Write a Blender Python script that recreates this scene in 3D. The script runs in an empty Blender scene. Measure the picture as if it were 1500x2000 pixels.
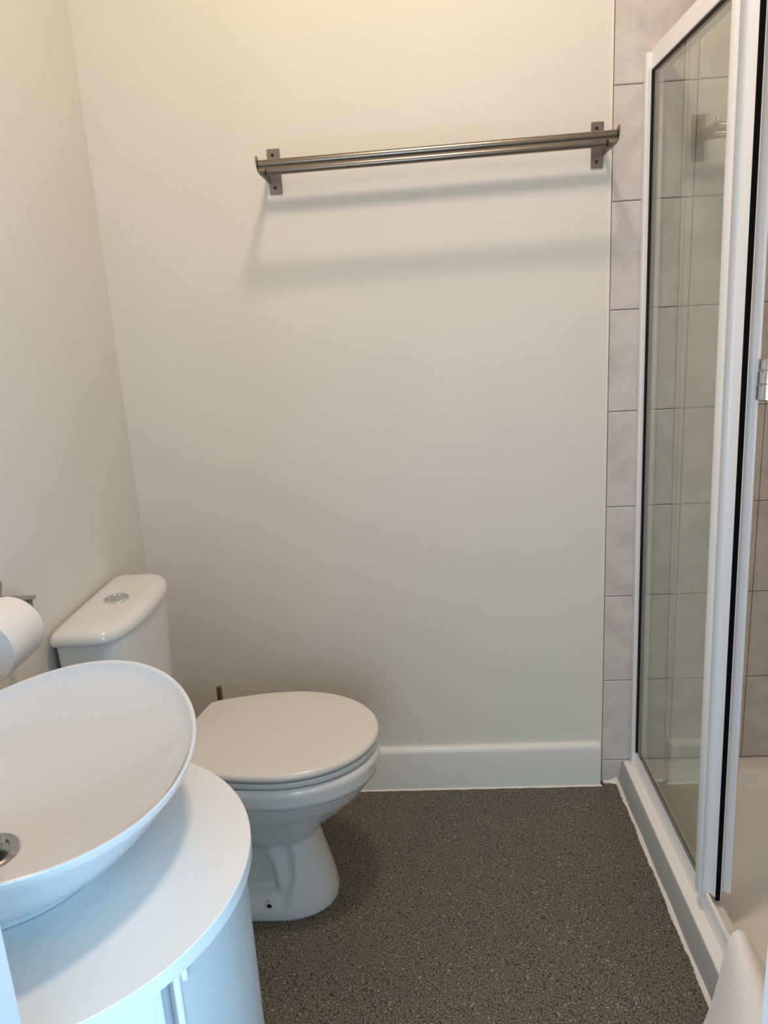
import bpy, bmesh, math, random
from mathutils import Matrix, Vector
random.seed(7)
D = bpy.data
S = bpy.context.scene
PI = math.pi

# ---------------------------------------------------------------- camera, world, lights, exposure
F_PX, YAW, PITCH, ROLL = 1515.45, -0.0576, 0.258, -0.0579
CAM = Vector((0.7747, -1.9913, 1.36))
fw = Vector((math.sin(YAW)*math.cos(PITCH), math.cos(YAW)*math.cos(PITCH), -math.sin(PITCH)))
r0 = Vector((math.cos(YAW), -math.sin(YAW), 0)); u0 = r0.cross(fw)
rt = math.cos(ROLL)*r0 + math.sin(ROLL)*u0
up = -math.sin(ROLL)*r0 + math.cos(ROLL)*u0
cam_d = D.cameras.new('camera'); cam = D.objects.new('camera', cam_d)
S.collection.objects.link(cam); S.camera = cam
m = Matrix((rt, up, -fw)).transposed().to_4x4(); m.translation = CAM
cam.matrix_world = m
cam_d.sensor_fit = 'HORIZONTAL'; cam_d.sensor_width = 36.0
cam_d.lens = 36.0*F_PX/1500.0
cam_d.clip_start = 0.02

S.view_settings.view_transform = 'Standard'
S.view_settings.look = 'None'
S.view_settings.gamma = 1.0
S.view_settings.use_curve_mapping = False
S.view_settings.exposure = 0.0

wd = D.worlds.new('daylight'); S.world = wd; wd.use_nodes = True
bg = wd.node_tree.nodes['Background']
bg.inputs['Color'].default_value = (0.62, 0.82, 1.0, 1)
bg.inputs['Strength'].default_value = 0.55

def lamp(name, size, power, color, loc, rot, shape='DISK', size_y=None):
    l = D.lights.new(name, 'AREA'); l.shape = shape; l.size = size
    if size_y: l.size_y = size_y
    l.energy = power; l.color = color
    o = D.objects.new(name, l); S.collection.objects.link(o)
    o.location = loc; o.rotation_euler = rot
    return o
LAMP = (0.82, -0.90, 2.88)
lamp('ceiling_lamp_light', 0.26, 16.6, (1.0, 0.775, 0.595), LAMP, (0, 0, 0))
# daylight from the hall window behind the camera
lamp('hall_window_light', 1.0, 17.0, (0.55, 0.77, 1.0), (0.48, -2.45, 0.95), (PI/2, 0, math.radians(-12)), 'RECTANGLE', 1.0)

# unseen fill light added to turn basin, worktop and left lining bluer
lamp('added_side_fill', 0.7, 25.0, (0.28, 0.67, 1.0), (1.75, -2.55, 1.10), (PI/2, 0, math.radians(46)), 'RECTANGLE', 1.0)

# ---------------------------------------------------------------- materials
def mat(name, col, rough=0.5, metal=0.0, coat=0.0, bump=None, vary=None, spec=0.5, sheen=0, world=False):
    """bump=(scale,strength,detail) ; vary=(scale, colour2, lo, hi)"""
    M = D.materials.new(name); M.use_nodes = True
    nt = M.node_tree; N = nt.nodes; L = nt.links
    b = N['Principled BSDF']
    b.inputs['Base Color'].default_value = (*col, 1)
    b.inputs['Roughness'].default_value = rough
    b.inputs['Metallic'].default_value = metal
    b.inputs['Coat Weight'].default_value = coat
    b.inputs['Coat Roughness'].default_value = 0.04
    b.inputs['Specular IOR Level'].default_value = spec
    b.inputs['Sheen Weight'].default_value = sheen
    tc = N.new('ShaderNodeTexCoord')
    if vary:
        n = N.new('ShaderNodeTexNoise'); n.inputs['Scale'].default_value = vary[0]
        n.inputs['Detail'].default_value = 6
        L.new(N.new('ShaderNodeNewGeometry').outputs['Position'] if world else tc.outputs['Object'], n.inputs['Vector'])
        n.inputs['Roughness'].default_value = 0.62
        r = N.new('ShaderNodeValToRGB')
        r.color_ramp.elements[0].position = vary[2]; r.color_ramp.elements[1].position = vary[3]
        r.color_ramp.elements[0].color = (*vary[1], 1); r.color_ramp.elements[1].color = (*col, 1)
        L.new(n.outputs['Fac'], r.inputs['Fac']); L.new(r.outputs['Color'], b.inputs['Base Color'])
    if bump:
        n = N.new('ShaderNodeTexNoise'); n.inputs['Scale'].default_value = bump[0]
        n.inputs['Detail'].default_value = bump[2]
        L.new(tc.outputs['Object'], n.inputs['Vector'])
        bp = N.new('ShaderNodeBump'); bp.inputs['Strength'].default_value = bump[1]
        bp.inputs['Distance'].default_value = 0.002
        L.new(n.outputs['Fac'], bp.inputs['Height']); L.new(bp.outputs['Normal'], b.inputs['Normal'])
    return M

M = {}
M['paint'] = mat('cream_wall_paint', (0.79, 0.765, 0.70), 0.55, bump=(7, 0.5, 8), vary=(2.5, (0.765, 0.745, 0.68), .35, .65))
M['ceiling'] = mat('white_ceiling_paint', (0.82, 0.81, 0.78), 0.8)
M['gloss_paint'] = mat('satin_woodwork_paint', (0.80, 0.79, 0.75), 0.3, bump=(30, 0.15, 3))
M['lining'] = mat('white_lining_paint', (0.85, 0.86, 0.86), 0.4)
M['tile'] = mat('mottled_lilac_grey_tile', (0.69, 0.635, 0.60), 0.38, bump=(60, 0.12, 4), vary=(13, (0.56, 0.51, 0.49), .36, .62), world=True)
M['grout'] = mat('tile_grout', (0.42, 0.36, 0.33), 0.9)
M['caulk'] = mat('white_caulk', (0.80, 0.75, 0.66), 0.45, bump=(90, 0.6, 4))
M['ceramic'] = mat('white_ceramic', (0.77, 0.765, 0.75), 0.12, coat=0.35)
M['basin'] = mat('basin_ceramic', (0.70, 0.71, 0.735), 0.08, coat=0.6)
M['seat'] = mat('white_seat_plastic', (0.76, 0.735, 0.69), 0.22, coat=0.1)
M['acrylic'] = mat('white_tray_acrylic', (0.90, 0.87, 0.82), 0.28)
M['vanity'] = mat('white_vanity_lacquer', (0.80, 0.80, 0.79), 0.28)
M['vanity_body'] = mat('greyed_vanity_board', (0.60, 0.605, 0.61), 0.42, bump=(200, 0.1, 2))  # greyed in the colour to mute blue light on the right-hand door
M['frame'] = mat('white_powder_coated_aluminium', (0.88, 0.88, 0.87), 0.28)
M['seal'] = mat('black_rubber_seal', (0.003, 0.003, 0.003), 0.8, spec=0.12)
M['gasket'] = mat('dark_glazing_gasket', (0.012, 0.010, 0.007), 0.7, spec=0.2)
M['steel'] = mat('brushed_steel', (0.27, 0.235, 0.195), 0.27, metal=1.0, bump=(300, 0.1, 2))
M['plate'] = mat('satin_steel_plate', (0.27, 0.235, 0.205), 0.42, metal=1.0)
M['chrome'] = mat('polished_chrome', (0.72, 0.73, 0.75), 0.06, metal=1.0)
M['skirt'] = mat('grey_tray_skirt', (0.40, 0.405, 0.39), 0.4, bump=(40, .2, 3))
M['waste'] = mat('dull_chrome', (0.42, 0.41, 0.41), 0.18, metal=1.0)
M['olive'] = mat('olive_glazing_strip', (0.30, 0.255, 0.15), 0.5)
M['dark'] = mat('dark_recess', (0.015, 0.013, 0.012), 0.7)
M['paper'] = mat('toilet_paper', (0.86, 0.83, 0.80), 0.95, bump=(120, 0.4, 4), sheen=.2)
M['card'] = mat('grey_cardboard_core', (0.45, 0.42, 0.38), 0.9)
M['terry'] = mat('white_terry_cotton', (0.92, 0.875, 0.815), 0.95, bump=(260, 1.0, 4), sheen=.3)
M['wood'] = mat('hall_door_paint', (0.8, 0.8, 0.79), 0.4)

def floor_mat():
    X = D.materials.new('speckled_safety_vinyl'); X.use_nodes = True
    nt = X.node_tree; N = nt.nodes; L = nt.links; b = N['Principled BSDF']
    tc = N.new('ShaderNodeTexCoord')
    def noise(sc, det):
        n = N.new('ShaderNodeTexNoise'); n.inputs['Scale'].default_value = sc; n.inputs['Detail'].default_value = det
        L.new(tc.outputs['Object'], n.inputs['Vector']); return n.outputs['Fac']
    def ramp(src, stops):
        r = N.new('ShaderNodeValToRGB'); e = r.color_ramp.elements
        e[0].position, e[0].color = stops[0][0], (*stops[0][1], 1)
        e[1].position, e[1].color = stops[-1][0], (*stops[-1][1], 1)
        for p, c in stops[1:-1]:
            q = e.new(p); q.color = (*c, 1)
        L.new(src, r.inputs['Fac']); return r.outputs['Color']
    def mix(fac, a, c, kind='MIX'):
        x = N.new('ShaderNodeMix'); x.data_type = 'RGBA'; x.blend_type = kind
        if isinstance(fac, float): x.inputs[0].default_value = fac
        else: L.new(fac, x.inputs[0])
        for s, v in ((6, a), (7, c)):
            if isinstance(v, tuple): x.inputs[s].default_value = (*v, 1)
            else: L.new(v, x.inputs[s])
        return x.outputs[2]
    base = ramp(noise(285, 3), [(0.36, (0.022, 0.020, 0.015)), (0.47, (0.098, 0.089, 0.067)),
                                (0.56, (0.165, 0.150, 0.117)), (0.67, (0.31, 0.28, 0.22))])
    vo = N.new('ShaderNodeTexVoronoi'); vo.inputs['Scale'].default_value = 185
    L.new(tc.outputs['Object'], vo.inputs['Vector'])
    def less(src, t):
        x = N.new('ShaderNodeMath'); x.operation = 'LESS_THAN'; L.new(src, x.inputs[0]); x.inputs[1].default_value = t
        return x.outputs[0]
    def mul(a, c):
        x = N.new('ShaderNodeMath'); x.operation = 'MULTIPLY'; L.new(a, x.inputs[0]); L.new(c, x.inputs[1]); return x.outputs[0]
    sep = N.new('ShaderNodeSeparateColor'); L.new(vo.outputs['Color'], sep.inputs[0])
    near = less(vo.outputs['Distance'], 0.40)
    darkf = mul(near, less(sep.outputs[0], 0.22)); litef = mul(near, less(sep.outputs[1], 0.05))
    c1 = mix(darkf, base, (0.012, 0.011, 0.010)); c2 = mix(litef, c1, (0.36, 0.33, 0.27))
    tint = ramp(noise(2.5, 3), [(0.35, (0.92, 0.95, 0.96)), (0.65, (1.06, 1.0, 0.95))])
    L.new(mix(1.0, c2, tint, 'MULTIPLY'), b.inputs['Base Color'])
    b.inputs['Roughness'].default_value = 0.5
    bp = N.new('ShaderNodeBump'); bp.inputs['Strength'].default_value = 0.25; bp.inputs['Distance'].default_value = 0.001
    L.new(noise(400, 2), bp.inputs['Height']); L.new(bp.outputs['Normal'], b.inputs['Normal'])
    return X
M['floor'] = floor_mat()

def glass_mat():
    X = D.materials.new('shower_glass'); X.use_nodes = True
    nt = X.node_tree; N = nt.nodes; L = nt.links; N.remove(N['Principled BSDF'])
    out = N['Material Output']
    tr = N.new('ShaderNodeBsdfTransparent'); tr.inputs[0].default_value = (0.93, 0.97, 0.92, 1)
    gl = N.new('ShaderNodeBsdfGlossy'); gl.inputs['Roughness'].default_value = 0.0
    geo = N.new('ShaderNodeNewGeometry')
    mr = N.new('ShaderNodeMapRange'); L.new(geo.outputs['Backfacing'], mr.inputs['Value'])
    mr.inputs['To Min'].default_value = 1.75; mr.inputs['To Max'].default_value = 1/1.75
    fr = N.new('ShaderNodeFresnel'); L.new(mr.outputs['Result'], fr.inputs['IOR'])
    mx = N.new('ShaderNodeMixShader'); L.new(fr.outputs[0], mx.inputs[0])
    L.new(tr.outputs[0], mx.inputs[1]); L.new(gl.outputs[0], mx.inputs[2]); L.new(mx.outputs[0], out.inputs[0])
    return X
M['glass'] = glass_mat()

def emit_mat(name, col, s):
    X = D.materials.new(name); X.use_nodes = True
    b = X.node_tree.nodes['Principled BSDF']
    b.inputs['Base Color'].default_value = (0.9, 0.9, 0.88, 1)
    b.inputs['Emission Color'].default_value = (*col, 1); b.inputs['Emission Strength'].default_value = s
    return X
M['opal'] = emit_mat('opal_lamp_shade', (1.0, 0.80, 0.61), 6.0)

# ---------------------------------------------------------------- helpers
def link(name, me, m_, parent=None, smooth=False, kind=None):
    o = D.objects.new(name, me); S.collection.objects.link(o)
    if m_ is not None and not me.materials: me.materials.append(m_)
    if smooth:
        for p in me.polygons: p.use_smooth = True
    if parent: o.parent = parent
    if kind: o['kind'] = kind
    return o
def mesh(name, V, Fc, m_, parent=None, smooth=False, kind=None, angle=None):
    me = D.meshes.new(name); me.from_pydata([tuple(v) for v in V], [], Fc); me.update()
    b = bmesh.new(); b.from_mesh(me); bmesh.ops.recalc_face_normals(b, faces=b.faces[:])
    if angle is not None:
        for f in b.faces: f.smooth = True
        for e in b.edges:
            if len(e.link_faces) == 2 and e.calc_face_angle(0) > math.radians(angle): e.smooth = False
            elif len(e.link_faces) != 2: e.smooth = False
        for f in b.faces:
            if len(f.verts) > 4:
                f.smooth = False
                for e in f.edges:
                    if e.calc_face_angle(0) > math.radians(4): e.smooth = False
    b.to_mesh(me); b.free()
    return link(name, me, m_, parent, smooth, kind)
def thing(name, label, cat, loc, group=None):
    o = D.objects.new(name, None); S.collection.objects.link(o); o.location = loc
    o.empty_display_size = 0.1; o['label'] = label; o['category'] = cat
    if group: o['group'] = group
    return o
def tag(o, label=None, cat=None, kind=None):
    if label: o['label'] = label
    if cat: o['category'] = cat
    if kind: o['kind'] = kind
    return o
def boxvf(x0, x1, y0, y1, z0, z1, off=0):
    V = [(x, y, z) for z in (z0, z1) for y in (y0, y1) for x in (x0, x1)]
    Fc = [(0, 1, 3, 2), (4, 6, 7, 5), (0, 4, 5, 1), (2, 3, 7, 6), (0, 2, 6, 4), (1, 5, 7, 3)]
    return V, [tuple(i+off for i in f) for f in Fc]
def box(name, x0, x1, y0, y1, z0, z1, m_, parent=None, bev=0.0, seg=2, kind=None):
    V, Fc = boxvf(x0, x1, y0, y1, z0, z1)
    b = bmesh.new(); vs = [b.verts.new(v) for v in V]
    for f in Fc: b.faces.new([vs[i] for i in f])
    if bev: bmesh.ops.bevel(b, geom=b.edges[:], offset=bev, segments=seg, profile=.5, affect='EDGES')
    bmesh.ops.recalc_face_normals(b, faces=b.faces[:])
    me = D.meshes.new(name); b.to_mesh(me); b.free()
    return link(name, me, m_, parent, False, kind)
def loft(name, rings, m_, parent=None, cap0=True, cap1=True, closed=False, angle=35, kind=None, open_ring=False):
    """rings: equal-length lists of points; closed joins last ring to first"""
    n = len(rings[0]); V = [p for r in rings for p in r]; Fc = []
    R_ = len(rings); last = R_ if closed else R_-1
    for i in range(last):
        a = i*n; c = ((i+1) % R_)*n
        for j in range(n if not open_ring else n-1):
            k = (j+1) % n
            Fc.append((a+j, a+k, c+k, c+j))
    if not closed:
        if cap0: Fc.append(tuple(range(n))[::-1])
        if cap1: Fc.append(tuple((R_-1)*n+j for j in range(n)))
    return mesh(name, V, Fc, m_, parent, angle=angle, kind=kind)
def tube(name, p0, p1, r, m_, parent=None, n=24, bev=0.0008):
    p0 = Vector(p0); p1 = Vector(p1); d = (p1-p0).normalized()
    a = d.orthogonal().normalized(); c = d.cross(a)
    def ring(p, rr): return [p+a*rr*math.cos(2*PI*j/n)+c*rr*math.sin(2*PI*j/n) for j in range(n)]
    return loft(name, [ring(p0, r-bev), ring(p0+d*bev, r), ring(p1-d*bev, r), ring(p1, r-bev)], m_, parent)
def lathe(name, prof, m_, origin, axis='z', parent=None, n=48, angle=35, cap=True):
    """prof: (radius, height) pairs"""
    rings = []
    for r, h in prof:
        ring = []
        for j in range(n):
            a = 2*PI*j/n; c, s = r*math.cos(a), r*math.sin(a)
            v = {'z': (c, s, h), 'x': (h, c, s), 'y': (c, h, s)}[axis]
            ring.append((origin[0]+v[0], origin[1]+v[1], origin[2]+v[2]))
        rings.append(ring)
    return loft(name, rings, m_, parent, cap, cap, angle=angle)
def extrude(name, poly, axis, a0, a1, m_, parent=None, angle=35):
    """poly in the other two axes (order xyz without axis)"""
    def P(u, v, w):
        return {'x': (w, u, v), 'y': (u, w, v), 'z': (u, v, w)}[axis]
    return loft(name, [[P(u, v, a0) for u, v in poly], [P(u, v, a1) for u, v in poly]], m_, parent, angle=angle)
def lean(o, x_per_z, z0=0.1):
    for v in o.data.vertices: v.co.x += x_per_z*(v.co.z-z0)

def lerp(a, b_, t): return a+(b_-a)*t
def sm(e0, e1, x):
    t = max(0, min(1, (x-e0)/(e1-e0))); return t*t*(3-2*t)
# ---------------------------------------------------------------- room shell
W, RY, H = 2.06, -1.5, 2.95        # shower wall x, door wall y, ceiling height
XT = 1.242                         # where the paint ends and the tiles begin
TILE_Z = 0.0705
fl = box('floor', -0.15, W+.15, -3.3, 0.12, -0.08, 0.0, M['floor'], kind='structure')
box('ceiling', -0.15, W+.15, RY-.12, 0.12, H, H+.08, M['ceiling'], kind='structure')
wb = D.objects.new('wall_back', D.meshes.new('wall_back')); S.collection.objects.link(wb); wb['kind'] = 'structure'
poly = [(-.12, .12), (-.12, 0), (XT-.004, 0), (XT, .0015), (XT, .006), (W+.12, .006), (W+.12, .12)]
V = [(x, y, z) for z in (0, H) for x, y in poly]; n = len(poly)
Fc = [(j, (j+1) % n, n+(j+1) % n, n+j) for j in range(n)] + [tuple(range(n)), tuple(range(n, 2*n))]
wb.data.from_pydata(V, [], Fc); wb.data.materials.append(M['paint']); wb.data.materials.append(M['grout'])
for i, f in enumerate(wb.data.polygons):
    if i in (3, 4): f.material_index = 1
b = bmesh.new(); b.from_mesh(wb.data); bmesh.ops.recalc_face_normals(b, faces=b.faces[:]); b.to_mesh(wb.data); b.free()
box('wall_left', -.12, 0, RY-.12, 0, 0, H, M['paint'], kind='structure')
wr = box('wall_right', W, W+.12, RY-.12, 0.006, 0, H, M['grout'], kind='structure')
# door wall with its narrow opening
DX0, DX1, DH = 0.426, 1.016, 2.02
LT = 0.028
wf_ = D.meshes.new('wall_front')
V, Fc = [], []
for bx in ((-.12, DX0-LT, RY-.11, RY, 0, H), (DX1+LT, W+.12, RY-.11, RY, 0, H), (DX0-LT, DX1+LT, RY-.11, RY, DH+LT, H)):
    v, f = boxvf(*bx, off=len(V)); V += v; Fc += f
mesh('wall_front', V, Fc, M['paint'], kind='structure')
dr = D.objects.new('door_1', None); S.collection.objects.link(dr); dr['kind'] = 'structure'; dr.location = (0, 0, 0)
box('lining', DX0-LT, DX0, RY-.13, RY+.002, 0, DH+LT, M['lining'], dr, bev=.002)
box('lining', DX1, DX1+LT, RY-.13, RY+.002, 0, DH+LT, M['lining'], dr, bev=.002)
box('head_lining', DX0, DX1, RY-.13, RY+.002, DH, DH+LT, M['lining'], dr, bev=.002)
box('threshold_strip', DX0, DX1, RY-.06, RY-.02, 0, .004, M['steel'], dr, bev=.0015)

# wall tiles, 200 x 250 mm, each one a piece of its wall
def tile_mesh(w, h, k):
    g = .0009; e = .0022
    V = []
    for (ins, d) in ((g, .0058), (g, .0004), (g+e, -.0012)):
        V += [(ins, d, ins), (w-ins, d, ins), (w-ins, d, h-ins), (ins, d, h-ins)]
    Fc = []
    for r in (0, 4):
        for j in range(4): Fc.append((r+j, r+(j+1) % 4, r+4+(j+1) % 4, r+4+j))
    Fc.append((8, 9, 10, 11))
    me = D.meshes.new('tile_%s' % k); me.from_pydata(V, [], Fc); me.materials.append(M['tile'])
    b = bmesh.new(); b.from_mesh(me); bmesh.ops.recalc_face_normals(b, faces=b.faces[:])
    if sum(f.normal.y for f in b.faces if abs(f.normal.y) > .9) > 0: bmesh.ops.reverse_faces(b, faces=b.faces[:])
    b.to_mesh(me); b.free()
    return me
cache = {}
def tile(x, z, w, h, parent, turn=False, y=0.0):
    k = (round(w, 3), round(h, 3))
    if k not in cache: cache[k] = tile_mesh(w, h, '%d_%d' % (w*1000, h*1000))
    o = D.objects.new('tile', cache[k]); S.collection.objects.link(o); o.parent = parent
    if turn: o.location = (W-.0062, y, z); o.rotation_euler = (0, 0, -PI/2)
    else: o.location = (x, 0, z)
rows = [(0.0, TILE_Z)] + [(TILE_Z+.25*k, .25) for k in range(11)] + [(TILE_Z+2.75, H-TILE_Z-2.75)]
cols = [(XT+.001, .191), (XT+.192, .2), (XT+.392, .2), (XT+.592, W-.008-XT-.592)]
for z, h in rows:
    for x, w in cols: tile(x, z, w, h, wb)
    for k in range(6): tile(0, z, .2, h, wr, True, 0.0-.2*k-.001)

# caulk lines
def wavy_strip(name, fpt, n, m_, seed):
    """fpt(t) -> list of cross-section points"""
    rs = [fpt(i/(n-1.0)) for i in range(n)]
    return loft(name, rs, m_, None, angle=60, kind='structure')
rnd = random.Random(3)
def jit(a): return (rnd.random()-.5)*a
def c1(t):
    z = t*H; o = jit(.0012)
    return [(XT-.0065+o, .0003, z), (XT-.0045+o, -.0022, z), (XT-.001, -.0026+jit(.0006), z), (XT+.0008, .0015, z), (XT-.002, .003, z)]
wavy_strip('trim_1', c1, 90, M['caulk'], 1)
tr2 = []
def c2(t):
    x = .02+t*(XT-.022)
    return [(x, -.0185, .0), (x, -.0225-jit(.002), .0002), (x, -.0195, .0032+jit(.001)), (x, -.0178, .003)]
wavy_strip('trim_2', c2, 80, M['caulk'], 2)
def c3(t):
    y = -.004-t*.83
    a = rnd.random(); w = .0135+.0022*math.sin(t*23)+.0012*math.sin(t*61+2)+.0045*(a-.5)*(.3+abs(math.sin(t*11)))
    h = .011+.004*math.sin(t*23+1)
    w *= .5; h *= .5
    return [(1.292, y, .0), (1.2895-w, y, .0), (1.2890-w*.75, y, .0020), (1.2895, y, h), (1.292, y, h)]
wavy_strip('trim_3', c3, 150, M['caulk'], 3)

def c4(t):
    x = XT+.006+t*.040; b_ = .006+.010*sm(.3, 1, t)+jit(.002)
    return [(x, .004, .0), (x, -.004-b_*.6, .0), (x, -.003-b_*.25, b_*.35), (x, -.0005, b_), (x, .004, b_)]
wavy_strip('trim_4', c4, 24, M['caulk'], 4)

# skirting board
sk = [(0, 0), (-.018, 0), (-.018, .114), (-.0165, .122), (-.013, .128), (-.008, .131), (0, .132)]
o = extrude('baseboard_back', sk, 'x', 0.0, XT-.006, M['gloss_paint']); o['kind'] = 'structure'

# ---------------------------------------------------------------- ceiling light
cl = thing('ceiling_light', 'round flush ceiling lamp with a white base and warm opal shade above the toilet', 'ceiling light', (LAMP[0], LAMP[1], H))
lathe('lamp_base', [(.0, 0), (.15, 0), (.15, -.02), (.143, -.028), (0, -.028)], M['frame'], (0, 0, 0), 'z', cl)
lathe('lamp_shade', [(.0, -.028), (.136, -.028), (.14, -.04), (.13, -.055), (.09, -.064), (0, -.066)], M['opal'], (0, 0, 0), 'z', cl)

# ---------------------------------------------------------------- towel rail
T0 = Vector((0.445, 0, 1.68))
tw = thing('towel_rail', 'double-bar brushed steel towel rail fixed high on the back wall', 'towel rail', T0)
def rel(p): return (p[0]-T0[0], p[1]-T0[1], p[2]-T0[2])
ZL, ZR = 1.680, 1.692
def zbar(x): return ZL+(ZR-ZL)*(x-.4325)/(1.2185-.4325)
for (name, y, r) in (('front_bar', -.145, .0088), ('back_bar', -.050, .0086)):
    tube(name, rel((.434, y, zbar(.434))), rel((1.217, y, zbar(1.217))), r, M['steel'], tw, 28)
for side, xa, xb, zo in ((-1, .4305, .4610, 0.007), (1, 1.1925, 1.2215, .0165)):
    z0, z1 = 1.6365+zo-.007, 1.7370+zo-.007
    if side == 1: z0, z1 = 1.6465, 1.7465
    pl = box('wall_plate', xa-T0.x, xb-T0.x, -.0035, -.0001, z0-T0.z, z1-T0.z, M['plate'], tw, bev=.001)
    xm = (xa+xb)/2-.002
    for zz in (z0+.014, z1-.014):
        s = lathe('screw', [(.0036, -.0037), (.0036, -.0046), (.0024, -.0050), (.0022, -.0038)], M['dark'], (xm-T0.x, 0, zz-T0.z), 'y', pl, 16)
    zc = zbar(.4325) if side < 0 else zbar(1.2185)
    prof = [(-.001, -.020), (-.060, -.018), (-.120, -.017), (-.142, -.014), (-.156, -.004), (-.160, .008), (-.157, .016), (-.150, .0165),
            (-.138, .011), (-.110, .009), (-.060, .009), (-.020, .012), (-.001, .020)]
    xs = (xa, xa+.003) if side < 0 else (xb-.003, xb)
    extrude('arm', [(y, z+zc-T0.z) for y, z in prof], 'x', xs[0]-T0.x, xs[1]-T0.x, M['plate'], tw)
# ---------------------------------------------------------------- toilet
YC = -0.412
to = thing('toilet', 'white close-coupled toilet with closed seat against the left wall', 'toilet', (0, YC, 0))
def outline(xb, xf, hw, nf=2.15, front=None, N=96, cr=0.35):
    """plan outline: superellipse front, straight sides, rounded back. y relative to the pan axis"""
    af = front if front else min(.22, (xf-xb)*.6)
    xc = xf-af; ab = xc-xb; pts = []
    for j in range(N):
        a = -PI+2*PI*j/N
        c, s = math.cos(a), math.sin(a)
        if c >= 0:
            x = xc+af*abs(c)**(2/nf); y = hw*math.copysign(abs(s)**(2/nf), s)
        else:
            nb = 7.0
            x = xc-ab*abs(c)**(2/nb); y = hw*math.copysign(abs(s)**(2/nb), s)
        pts.append([x, y])
    return pts
#        z     xb    xf    hw    nf   front
pan = [(0.000, .125, .521, .098, 2.1, .125),
       (0.004, .123, .5225, .0995, 2.1, .125),
       (0.020, .125, .523, .099, 2.1, .125),
       (0.050, .127, .518, .097, 2.1, .125),
       (0.085, .130, .5095, .095, 2.15, .125),
       (0.125, .134, .4985, .092, 2.2, .12),
       (0.160, .138, .4895, .089, 2.25, .12),
       (0.184, .139, .484, .087, 2.3, .125),
       (0.188, .138, .485, .089, 2.3, .13),
       (0.193, .136, .492, .094, 2.2, .15),
       (0.215, .132, .512, .104, 2.1, .17),
       (0.240, .125, .541, .119, 2.1, .19),
       (0.270, .110, .574, .137, 2.1, .20),
       (0.304, .085, .606, .154, 2.1, .21),
       (0.332, .060, .625, .166, 2.1, .22),
       (0.347, .045, .633, .1715, 2.1, .22),
       (0.350, .042, .639, .1765, 2.1, .22),
       (0.356, .038, .6415, .1795, 2.1, .22),
       (0.386, .034, .6435, .182, 2.1, .22),
       (0.394, .034, .6415, .180, 2.1, .22),
       (0.398, .038, .636, .175, 2.1, .22)]
rings = []
dense = []
for a, b2 in zip(pan[:-1], pan[1:]):
    k = max(1, int(round((b2[0]-a[0])/.006)))
    for i in range(k): dense.append(tuple(lerp(a[q], b2[q], i/k) for q in range(6)))
dense.append(pan[-1])
for z, xb, xf, hw, nf, fr in dense:
    ring = []
    for x, y in outline(xb, xf, hw, nf, fr, N=160):
        d = 0.0
        if z < .235 and x < .45:
            # recess behind the front leg, with the S-shaped trapway swelling out of it
            xc2 = .405+.017*sm(.04, .12, z) - .012*sm(.15, .21, z)       # crease at the leg
            xc1 = .392-.045*sm(.08, .22, z)                               # crease ahead of the back web
            vert = sm(.020, .085, z)*(1-sm(.165, .225, z))
            rec = (1-sm(xc2-.010, xc2+.020, x))
            d = .030*rec
            mid = (xc1+xc2)/2-.004; wd_ = max(.008, (xc2-xc1)/2+.006)
            bulge = math.exp(-((x-mid)/(wd_*.8))**2)*sm(.045, .09, z)
            d -= .022*bulge*rec
            back = 1-sm(xc1-.030, xc1-.004, x)
            d -= .014*back
            d *= vert
        if z > .24: y *= 1-.34*sm(.0, .16, .30-x)*sm(.24, .32, z)
        s = 1 if y > 0 else -1
        yy = y-s*d if abs(y) > .02 else y
        ring.append((x, yy, z))
    rings.append(ring)
loft('pan', rings, M['ceramic'], to, angle=50)
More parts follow.
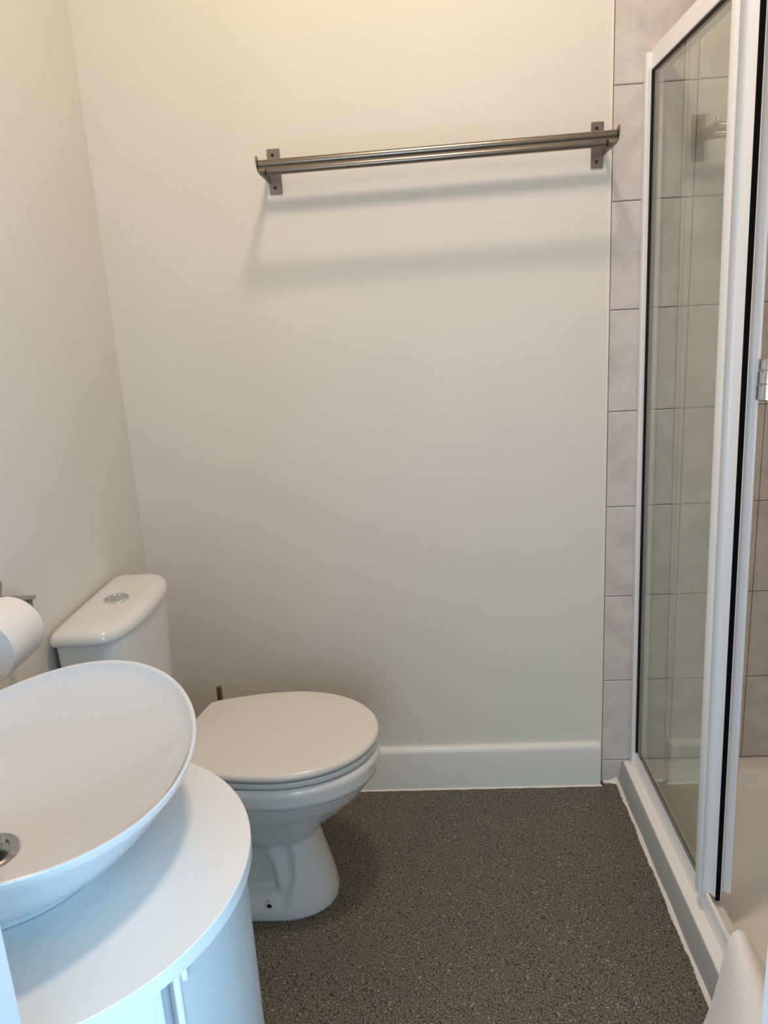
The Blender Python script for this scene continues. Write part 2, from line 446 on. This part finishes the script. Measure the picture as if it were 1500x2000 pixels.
# floor screw cover hole
lathe('floor_screw', [(.0085, -.0985), (.0085, -.1000), (.006, -.1012), (.0058, -.0990)], M['ceramic'], (.373, 0, .044), 'y', to, 20)
lathe('screw_hole', [(.0, -.0980), (.0056, -.0980), (.0056, -.1009), (0, -.1009)], M['dark'], (.373, 0, .044), 'y', to, 18)
def slab(name, xb, xf, hw, z0, z1, r, m_, dome=0.0, parent=to, rb=None):
    """rounded-edge slab with the seat outline: elliptical front, sides drawn in to a slightly bowed back edge"""
    rb = r*.35 if rb is None else rb
    xm, hb, rc = .425, .146, .016
    base = []
    NF = 56
    for k in range(NF+1):                       # front, from -y side round to +y side
        a = -PI/2+PI*k/NF; base.append((xm+(xf-xm)*math.cos(a), hw*math.sin(a)))
    def side(t):                                # +y side going backwards
        x = xm-(xm-xb-.024)*t
        return (x, hw-(hw-hb)*t**1.9)
    sd = [side(k/20.0) for k in range(1, 20)]
    p = side(1.0)
    corner = []
    cx, cy = p[0]+rc*.6, p[1]-rc
    for k in range(9):
        a = math.radians(lerp(80, 172, k/8.0)); corner.append((cx+rc*math.cos(a), cy+rc*math.sin(a)))
    y_e = corner[-1][1]; x_e = corner[-1][0]
    bk = [(xb+(x_e-xb)*((y_e*(1-2*k/16.0))/y_e)**2, y_e*(1-2*k/16.0)) for k in range(1, 16)]
    half = sd+corner
    base = base+half+bk+[(x, -y) for x, y in half[::-1]]
    cx0 = (xb+xf)/2+.01
    def out(ins):
        n_ = len(base); o_ = []
        for q in range(n_):
            if ins <= .012:
                a_, b_ = base[q-1], base[(q+1) % n_]
                tx, ty = b_[0]-a_[0], b_[1]-a_[1]; l = math.hypot(tx, ty)
                o_.append((base[q][0]-ty/l*ins, base[q][1]+tx/l*ins))
            else:
                k_ = 1-ins/.2
                o_.append((cx0+(base[q][0]-cx0)*k_, base[q][1]*k_))
        return o_
    rs = [(out(rb), z0), (out(0), z0+rb)]
    for a in (0, 22, 45, 67, 90): rs.append((out(r*(1-math.cos(math.radians(a)))), z1-r+r*math.sin(math.radians(a))))
    rr = [[(x, y, z) for x, y in p_] for p_, z in rs]
    for ins, dz in ((.03, .35), (.07, .75), (.12, .95), (.15, 1.0)):
        k_ = 1-ins/.2
        rr.append([(cx0+(x-cx0)*k_, y*k_, z1+dome*dz) for x, y in out(r)])
    return loft(name, rr, m_, parent, angle=50)
slab('seat', .205, .6405, .181, .4035, .4160, .0028, M['seat'])
slab('lid', .197, .6435, .1865, .4220, .4385, .009, M['seat'], .0025)
for bx, by in ((.30, .14), (.30, -.14), (.56, .10), (.56, -.10)):
    lathe('buffer', [(0, .398), (.008, .398), (.008, .4040), (0, .4040)], M['seat'], (bx, by, 0), 'z', to, 14)
    lathe('buffer', [(0, .4160), (.007, .4160), (.007, .4225), (0, .4225)], M['seat'], (bx, by, 0), 'z', to, 14)
for s in (-1, 1):
    tube('hinge', (.190, s*.075-.016, .412), (.190, s*.075+.016, .412), .010, M['seat'], to, 20)
    
# cistern
def bow(xb, hw, depth, bulge, r, N=96):
    """D plan: flat back at xb, bowed front."""
    pts = []
    for j in range(N):
        a = -PI+2*PI*j/N
        c, s = math.cos(a), math.sin(a)
        n_ = 4.6 if c >= 0 else 9.0
        ys = math.copysign(abs(s)**(2/n_), s); y = hw*ys
        xs_ = abs(c)**(2/n_)
        x = (xb+depth*.45)+(depth*.55+0.0)*xs_ if c >= 0 else (xb+depth*.45)-depth*.45*xs_
        if c >= 0: x += bulge*(1-ys*ys)*xs_
        pts.append((x, y))
    return pts
YS = -0.003
cr_ = []
for z, hw, d in ((.3975, .128, .114), (.41, .140, .118), (.45, .162, .122), (.60, .171, .128), (.70, .1765, .132), (.742, .1785, .134)):
    cr_.append([(x, y+YS, z) for x, y in bow(.014, hw, d, .012, 0)])
loft('cistern', cr_, M['ceramic'], to, angle=50)
lid = []
for z, ins in ((.7415, .006), (.7425, .0015), (.746, 0), (.754, .0005), (.761, .003), (.7665, .0085), (.770, .017), (.772, .030), (.7730, .050), (.7735, .066)):
    lid.append([(x, y+YS, z) for x, y in bow(.005+ins, .1865-ins, .143-2*ins, .018*(1-ins*5), 0)])
cl_ = loft('cistern_lid', lid, M['ceramic'], to, angle=60)
bt = lathe('flush_button', [(.0, .7728), (.0275, .7728), (.0275, .7765), (.0250, .7780), (.0225, .7770), (.0215, .7748), (.0, .7735)], M['chrome'], (.086, -.008, 0), 'z', to, 40)
# the two halves of the push button
for sgn, rr_ in ((1, .0205), (-1, .0205)):
    pts = []
    for k in range(17):
        a = -PI/2+PI*k/16 if sgn > 0 else PI/2+PI*k/16
        pts.append((rr_*math.cos(a)+sgn*.0008, rr_*math.sin(a)))
    o = extrude('button_half', [(.086+x, -.008+y) for x, y in pts], 'z', .7738, .7772 if sgn > 0 else .7762, M['chrome'], bt)

# ---------------------------------------------------------------- toilet brush
tb = thing('toilet_brush', 'chrome toilet brush handle rising behind the toilet lid', 'toilet brush', (.190, -.10, 0))
lathe('brush_holder', [(0, 0), (.046, 0), (.048, .003), (.048, .28), (.045, .285), (.012, .286), (0, .286)], M['chrome'], (0, 0, 0), 'z', tb)
lathe('brush_handle', [(.0, .286), (.0068, .286), (.0074, .300), (.0074, .386), (.0064, .3895), (0, .3900)], M['steel'], (0, 0, 0), 'z', tb, 20)

# ---------------------------------------------------------------- vanity unit
VC = Vector((.306, -1.242, 0))
va = thing('vanity_unit', 'white half-round vanity cupboard with curved doors below the basin', 'vanity unit', (VC.x, VC.y, 0))
def dee(r, a0=-90, a1=90, n=48, xw=None):
    pts = []
    for k in range(n+1):
        a = math.radians(lerp(a0, a1, k/n)); pts.append((r*math.cos(a), r*math.sin(a)))
    if xw is not None: pts += [(xw-VC.x, r), (xw-VC.x, -r)]
    return pts
def ext_rings(name, fn, levels, m_, parent, angle=40):
    return loft(name, [[(x, y, z) for x, y in fn(ins)] for z, ins in levels], m_, parent, angle=angle)
TZ = .750
ext_rings('worktop', lambda i: dee(.2435-i, n=96, xw=.002+i), [(TZ-.019, .0008), (TZ-.0182, 0), (TZ-.0010, 0), (TZ, .0010)], M['vanity'], va, 30)
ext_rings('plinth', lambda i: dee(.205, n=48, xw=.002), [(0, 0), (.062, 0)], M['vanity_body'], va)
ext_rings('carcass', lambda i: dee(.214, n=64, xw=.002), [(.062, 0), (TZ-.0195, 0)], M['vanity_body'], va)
def curved(name, a0, a1, r0_, r1_, z0, z1, m_, n=48, lip=.0015):
    ring = [(r1_*math.cos(math.radians(lerp(a0, a1, k/n))), r1_*math.sin(math.radians(lerp(a0, a1, k/n)))) for k in range(n+1)]
    ring += [(r0_*math.cos(math.radians(lerp(a1, a0, k/n))), r0_*math.sin(math.radians(lerp(a1, a0, k/n)))) for k in range(n+1)]
    return loft(name, [[(x, y, z0) for x, y in ring], [(x, y, z1) for x, y in ring]], m_, va, angle=30)
curved('door', -90, -37.2, .2155, .2325, .066, TZ-.023, M['vanity'])
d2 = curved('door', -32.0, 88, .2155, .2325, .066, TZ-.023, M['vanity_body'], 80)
# rounded pull edge along the right-hand door, small bumper at its head
a = math.radians(-32.2)
t_ = tube('pull_edge', (.2305*math.cos(a), .2305*math.sin(a), .068), (.2305*math.cos(a), .2305*math.sin(a), TZ-.026), .0042, M['vanity'], va, 16)
a = math.radians(-30.3)
lathe('bumper', [(0, TZ-.040), (.003, TZ-.038), (.0036, TZ-.031), (.003, TZ-.025), (0, TZ-.0235)], M['frame'], (.2345*math.cos(a), .2345*math.sin(a), 0), 'z', va, 14)

# ---------------------------------------------------------------- basin
BC = Vector((.273, -1.209, 0)); BB = Vector((.262, -1.232, TZ+.0004))
ROT = -.243; RA, RB = .206, .237
ba = thing('basin', 'white oval countertop basin with raised ends standing on the vanity', 'basin', tuple(BB))
def bring(frac, zf, n=120, dr=0.0, sx=0.0):
    ring = []
    for j in range(n):
        t = 2*PI*j/n
        u = (RA+dr)*math.cos(t); v = (RB+dr)*math.sin(t)
        X = BC.x+u*math.cos(ROT)-v*math.sin(ROT); Y = BC.y+u*math.sin(ROT)+v*math.cos(ROT)
        zr = .852+.036*math.sin(t)**2
        # base is rounder: blend towards a circle round BB
        ang = math.atan2(Y-BC.y, X-BC.x)
        k = sm(.25, 1.0, frac)
        cx, cy = lerp(BB.x-sx, BC.x, k), lerp(BB.y, BC.y, k)
        rad = math.hypot(X-BC.x, Y-BC.y)
        rad = lerp(.252, rad, k)*frac
        x, y = cx+rad*math.cos(ang), cy+rad*math.sin(ang)
        ring.append((x-BB.x, y-BB.y, zf(zr)-BB.z))
    return ring
rs = []
z0 = TZ+.0006
rs.append(bring(.46, lambda zr: z0)); rs.append(bring(.475, lambda zr: z0)); rs.append(bring(.485, lambda zr: z0+.002))
rs.append(bring(.490, lambda zr: z0+.010))
for i in range(15):
    t = i/14.0
    rs.append(bring(lerp(.505, .990, t), lambda zr, t=t: lerp(z0+.013, zr-.010, .42*t+.58*t*t)))
for f, dz in ((1.0, -.005), (1.003, -.0025), (1.0, -.0008), (.992, 0), (.982, -.0006), (.972, -.003), (.966, -.006)):
    rs.append(bring(f, lambda zr, dz=dz: zr+dz))
for i in range(1, 19):
    t = i/18.0; f = lerp(.966, .115, t)
    rs.append(bring(f, lambda zr, f=f: TZ+.0165+(zr-.006-TZ-.0165)*max(0.0, (f-.115)/.851)**1.75, sx=.018*(1-t)))
loft('bowl', rs, M['basin'], ba, cap0=True, cap1=True, angle=60)
dz_ = .0165+.0002
wst = lathe('waste_ring', [(.0, dz_), (.0345, dz_), (.0345, dz_+.0022), (.032, dz_+.0040), (.024, dz_+.0036), (.0225, dz_+.0005), (0, dz_+.0005)], M['waste'], (-.018, -.004, 0), 'z', ba, 40)
lathe('plug', [(.0, dz_+.001), (.010, dz_+.001), (.010, dz_+.009), (.0195, dz_+.010), (.0205, dz_+.012), (.018, dz_+.0150), (.010, dz_+.0168), (0, dz_+.0172)], M['waste'], (-.018, -.004, 0), 'z', ba, 36)

# ---------------------------------------------------------------- toilet roll and holder
RO = Vector((.066, -.902, .872))
rh = thing('toilet_roll_holder', 'chrome toilet roll holder fixed to the left wall', 'toilet roll holder', (0, -.735, .915))
lathe('rosette', [(0, .0004), (.025, .0004), (.025, .006), (.022, .009), (0, .0095)], M['waste'], (0, 0, .004), 'x', rh, 36)
box('arm', .008, .0765, -.009, .009, -.0195, -.0130, M['waste'], rh, bev=.003, seg=3)
lathe('bar_boss', [(0, -.0345), (.0055, -.0345), (.0058, -.0200), (0, -.0200)], M['waste'], (.066, 0, 0), 'z', rh, 18)
tube('bar', (.066, .002, -.0292), (.066, -.172, -.0292), .0058, M['waste'], rh, 20)
tp = thing('toilet_roll', 'white toilet paper roll hanging on the holder above the basin', 'toilet roll', tuple(RO))
RR = .0560
lathe('paper', [(.0215, .0), (RR-.0015, .0), (RR, .0015), (RR, .0985), (RR-.0015, .1), (.0215, .1)], M['paper'], (0, 0, 0), 'y', tp, 72, cap=False)
lathe('core', [(.0205, .0005), (.0214, .0005), (.0214, .0995), (.0205, .0995), (.0205, .0005)], M['card'], (0, 0, 0), 'y', tp, 40, cap=False)

# ---------------------------------------------------------------- shower tray
st = thing('shower_tray', 'low white shower tray along the right of the floor', 'shower tray', (1.68, -.6, 0))
TX0, TX1, TY0, TY1, TT = 1.3007, W-.0085, -1.2, -.0022, .0705
def rrect(x0, x1, y0, y1, r, n=8):
    pts = []
    for cx, cy, a0 in ((x1-r, y1-r, 0), (x0+r, y1-r, 90), (x0+r, y0+r, 180), (x1-r, y0+r, 270)):
        for k in range(n+1):
            a = math.radians(a0+90*k/n); pts.append((cx+r*math.cos(a)-1.68, cy+r*math.sin(a)+.6))
    return pts
rs = []
for ins, z, r in ((0, 0.0, .004), (0, TT-.004, .004), (.0012, TT-.0012, .005), (.004, TT, .006), (.060, TT-.001, .030), (.066, TT-.003, .035),
                  (.071, TT-.010, .040), (.084, TT-.030, .05), (.098, TT-.037, .06), (.16, TT-.040, .08), (.30, TT-.044, .06)):
    rs.append([(x, y, z) for x, y in rrect(TX0+ins+.002, TX1-ins, TY0+ins, TY1-ins, r)])
ex_skirt = [(1.2895, .0004), (1.2900, .003), (1.2998, .0655), (1.3010, .0672), (1.3024, .0672), (1.3024, .0004)]
loft('skirt_panel', [[(x-1.68, y+.6, z) for x, z in ex_skirt] for y in (TY1, TY0+.001)], M['skirt'], st)
loft('tray_body', rs, M['acrylic'], st, angle=50)
lathe('waste_cover', [(0, TT-.0435), (.05, TT-.0435), (.048, TT-.038), (.03, TT-.036), (0, TT-.0355)], M['chrome'], (.0, .02, 0), 'z', st, 40)

# ---------------------------------------------------------------- shower enclosure
EX = 1.337
se = thing('shower_enclosure', 'white framed sliding glass shower screen on the shower tray', 'shower screen', (EX, -.3, .0708))
EO = Vector((EX, -.3, .0708))
def sub(poly, ax):
    i = {'x': (1, 2), 'y': (0, 2), 'z': (0, 1)}[ax]
    return [(p[0]-EO[i[0]], p[1]-EO[i[1]]) for p in poly]
def ex(name, poly, ax, a0, a1, m_, ln=0.0, parent=se):
    i = {'x': 0, 'y': 1, 'z': 2}[ax]
    o = extrude(name, sub(poly, ax), ax, a0-EO[i], a1-EO[i], m_, parent)
    if ln: lean(o, ln, 0.03)
    return o
LN = -.0107
# upright against the back wall
ex('wall_profile', [(1.3205, -.0025), (1.3195, -.006), (1.3200, -.027), (1.3225, -.030), (1.3335, -.030), (1.3335, -.018), (1.3445, -.018), (1.3445, -.030), (1.358, -.030), (1.361, -.026), (1.361, -.0025)],
   'z', .0715, 1.876, M['frame'], -.0065)
# sill rail along the tray
sill = [(1.3316, .0712), (1.3312, .0900), (1.3308, .1130), (1.3322, .1150), (1.3380, .1150), (1.3405, .1040), (1.3430, .0960), (1.3640, .0905), (1.3670, .0880), (1.3685, .0712)]
ex('sill_rail', sill, 'y', -1.170, -.031, M['frame'])
sb = [(1.3322, .0712), (1.3295, .0708), (1.3290, .0718), (1.3305, .0745), (1.3330, .0765)]
ex('sill_highlight_bead', sb, 'y', -1.165, -.033, M['caulk'])  # pale bead added as the highlight along the sill's lower edge
# head rail
head = [(1.3195, 1.8430), (1.3200, 1.8820), (1.3225, 1.8845), (1.3600, 1.8845), (1.3620, 1.8820), (1.3620, 1.8430), (1.3575, 1.8405), (1.3215, 1.8405)]
ex('head_rail', head, 'y', -1.170, -.0305, M['frame'])
ex('wall_profile', [(1.3205, -1.1985), (1.3205, -1.1700), (1.361, -1.1700), (1.361, -1.1985)], 'z', .0715, 1.876, M['frame'], -.0065)
# glass of the leaf
GX = EX-.0035
gp = ex('glass_pane', [(GX-.0025, -.032), (GX+.0025, -.032), (GX+.0025, -.560), (GX-.0025, -.560)], 'z', .1155, 1.8370, M['glass'], -.0052)
ex('glazing_strip', [(GX+.0030, -.0305), (GX+.0060, -.0305), (GX+.0060, -.046), (GX+.0030, -.046)], 'z', .1155, 1.8320, M['olive'], -.0052)  # olive strip standing in for shade on the wall profile's inner side
ex('gasket', [(EX-.0085, -.0305), (EX+.0005, -.0305), (EX+.0005, -.0390), (EX-.0085, -.0390)], 'z', .1155, 1.8395, M['gasket'], -.0052)
ex('gasket', [(EX-.0060, .1152), (EX+.0006, .1152), (EX+.0006, .1215), (EX-.0060, .1215)], 'y', -.555, -.030, M['gasket'])
ex('gasket', [(EX-.0165, 1.8335), (EX-.0070, 1.8335), (EX-.0070, 1.8404), (EX-.0165, 1.8404)], 'y', -.555, -.030, M['gasket'])
# closing stile: wavy finger-pull profile, black seal, wavy inner half
sl = [(1.3350, -.545), (1.3180, -.548), (1.3155, -.556), (1.3150, -.568), (1.3165, -.5765), (1.3192, -.5805), (1.3218, -.5785), (1.3240, -.5735), (1.3270, -.5710), (1.3320, -.5705),
      (1.3370, -.5725), (1.3410, -.5760), (1.3440, -.5830), (1.3462, -.5890), (1.3475, -.5890), (1.3475, -.548)]
ex('door_stile', sl, 'z', .1158, 1.8390, M['frame'], LN)
ex('door_seal', [(1.3476, -.550), (1.3466, -.5895), (1.3480, -.5915), (1.3550, -.5915), (1.3562, -.5895), (1.3562, -.550)], 'z', .1105, 1.8390, M['seal'], LN)
sr = [(1.3563, -.548), (1.3563, -.5900), (1.3578, -.5905), (1.3580, -.5760), (1.3640, -.5735), (1.3705, -.5725), (1.3750, -.5745), (1.3785, -.5790), (1.3815, -.5800), (1.3845, -.5765), (1.3860, -.5735), (1.3850, -.560), (1.3780, -.549)]
ex('door_stile', sr, 'z', .1165, 1.8390, M['frame'], LN)
# chrome ribbed handle on the stile
kx, ky, kz = 1.3775-EO.x, -.601-EO.y, 1.166-EO.z
hd = lathe('handle', [(.0, .0), (.0195, .0), (.0205, .0015), (.0205, .0255), (.0193, .0268), (.0193, .0282), (.0200, .0295), (.0200, .0490), (.0186, .0505), (.0186, .0520), (.0192, .0530), (.0188, .0690), (.0172, .0715), (.012, .0728), (0, .0730)],
           M['chrome'], (kx, ky, kz), 'z', se, 40, angle=25)
hd['label'] = 'ribbed polished chrome handle'

# ---------------------------------------------------------------- bath mat
BM0 = Vector((1.31, -.95, 0))
outer = [(1.244, .0004), (1.2505, .012), (1.2580, .040), (1.2665, .075), (1.2740, .120), (1.2815, .168), (1.2870, .200), (1.2945, .225), (1.3040, .234), (1.3160, .228), (1.3300, .206), (1.3460, .175), (1.3620, .145), (1.3780, .110), (1.3900, .075), (1.3960, .046)]
th = .011
def matring(y, dx, dz, sc=1.0, sp=0.0):
    n_ = len(outer); P_ = []
    pts = [(x+dx*(z/.23)+sp*(-.045*min(1, (1.304-x)/.03) if x < 1.304 else .022*min(1, (x-1.304)/.06)), z*sc+dz*(z/.23)) for x, z in outer]
    inn = []
    for i, (x, z) in enumerate(pts):
        a_ = pts[max(0, i-1)]; b_ = pts[min(n_-1, i+1)]
        tx, tz = b_[0]-a_[0], b_[1]-a_[1]; l = math.hypot(tx, tz)
        inn.append((x+tz/l*th, max(z-tx/l*th, .0004)))
    return [(x-BM0.x, y-BM0.y, z) for x, z in pts+inn[::-1]]
rs = []
for i in range(30):
    t = i/29.0; y = lerp(-.80, -1.16, t)
    k_ = math.sin(PI/2*min(1, t/.62))
    rs.append(matring(y, .003*math.sin(t*9), .002*math.sin(t*7), 1-.34*k_, k_))
bm_ = loft('bath_mat', rs, M['terry'], None, angle=70)
bm_.location = BM0
tag(bm_, 'thick white terry bath mat folded over the edge of the shower tray', 'bath mat')
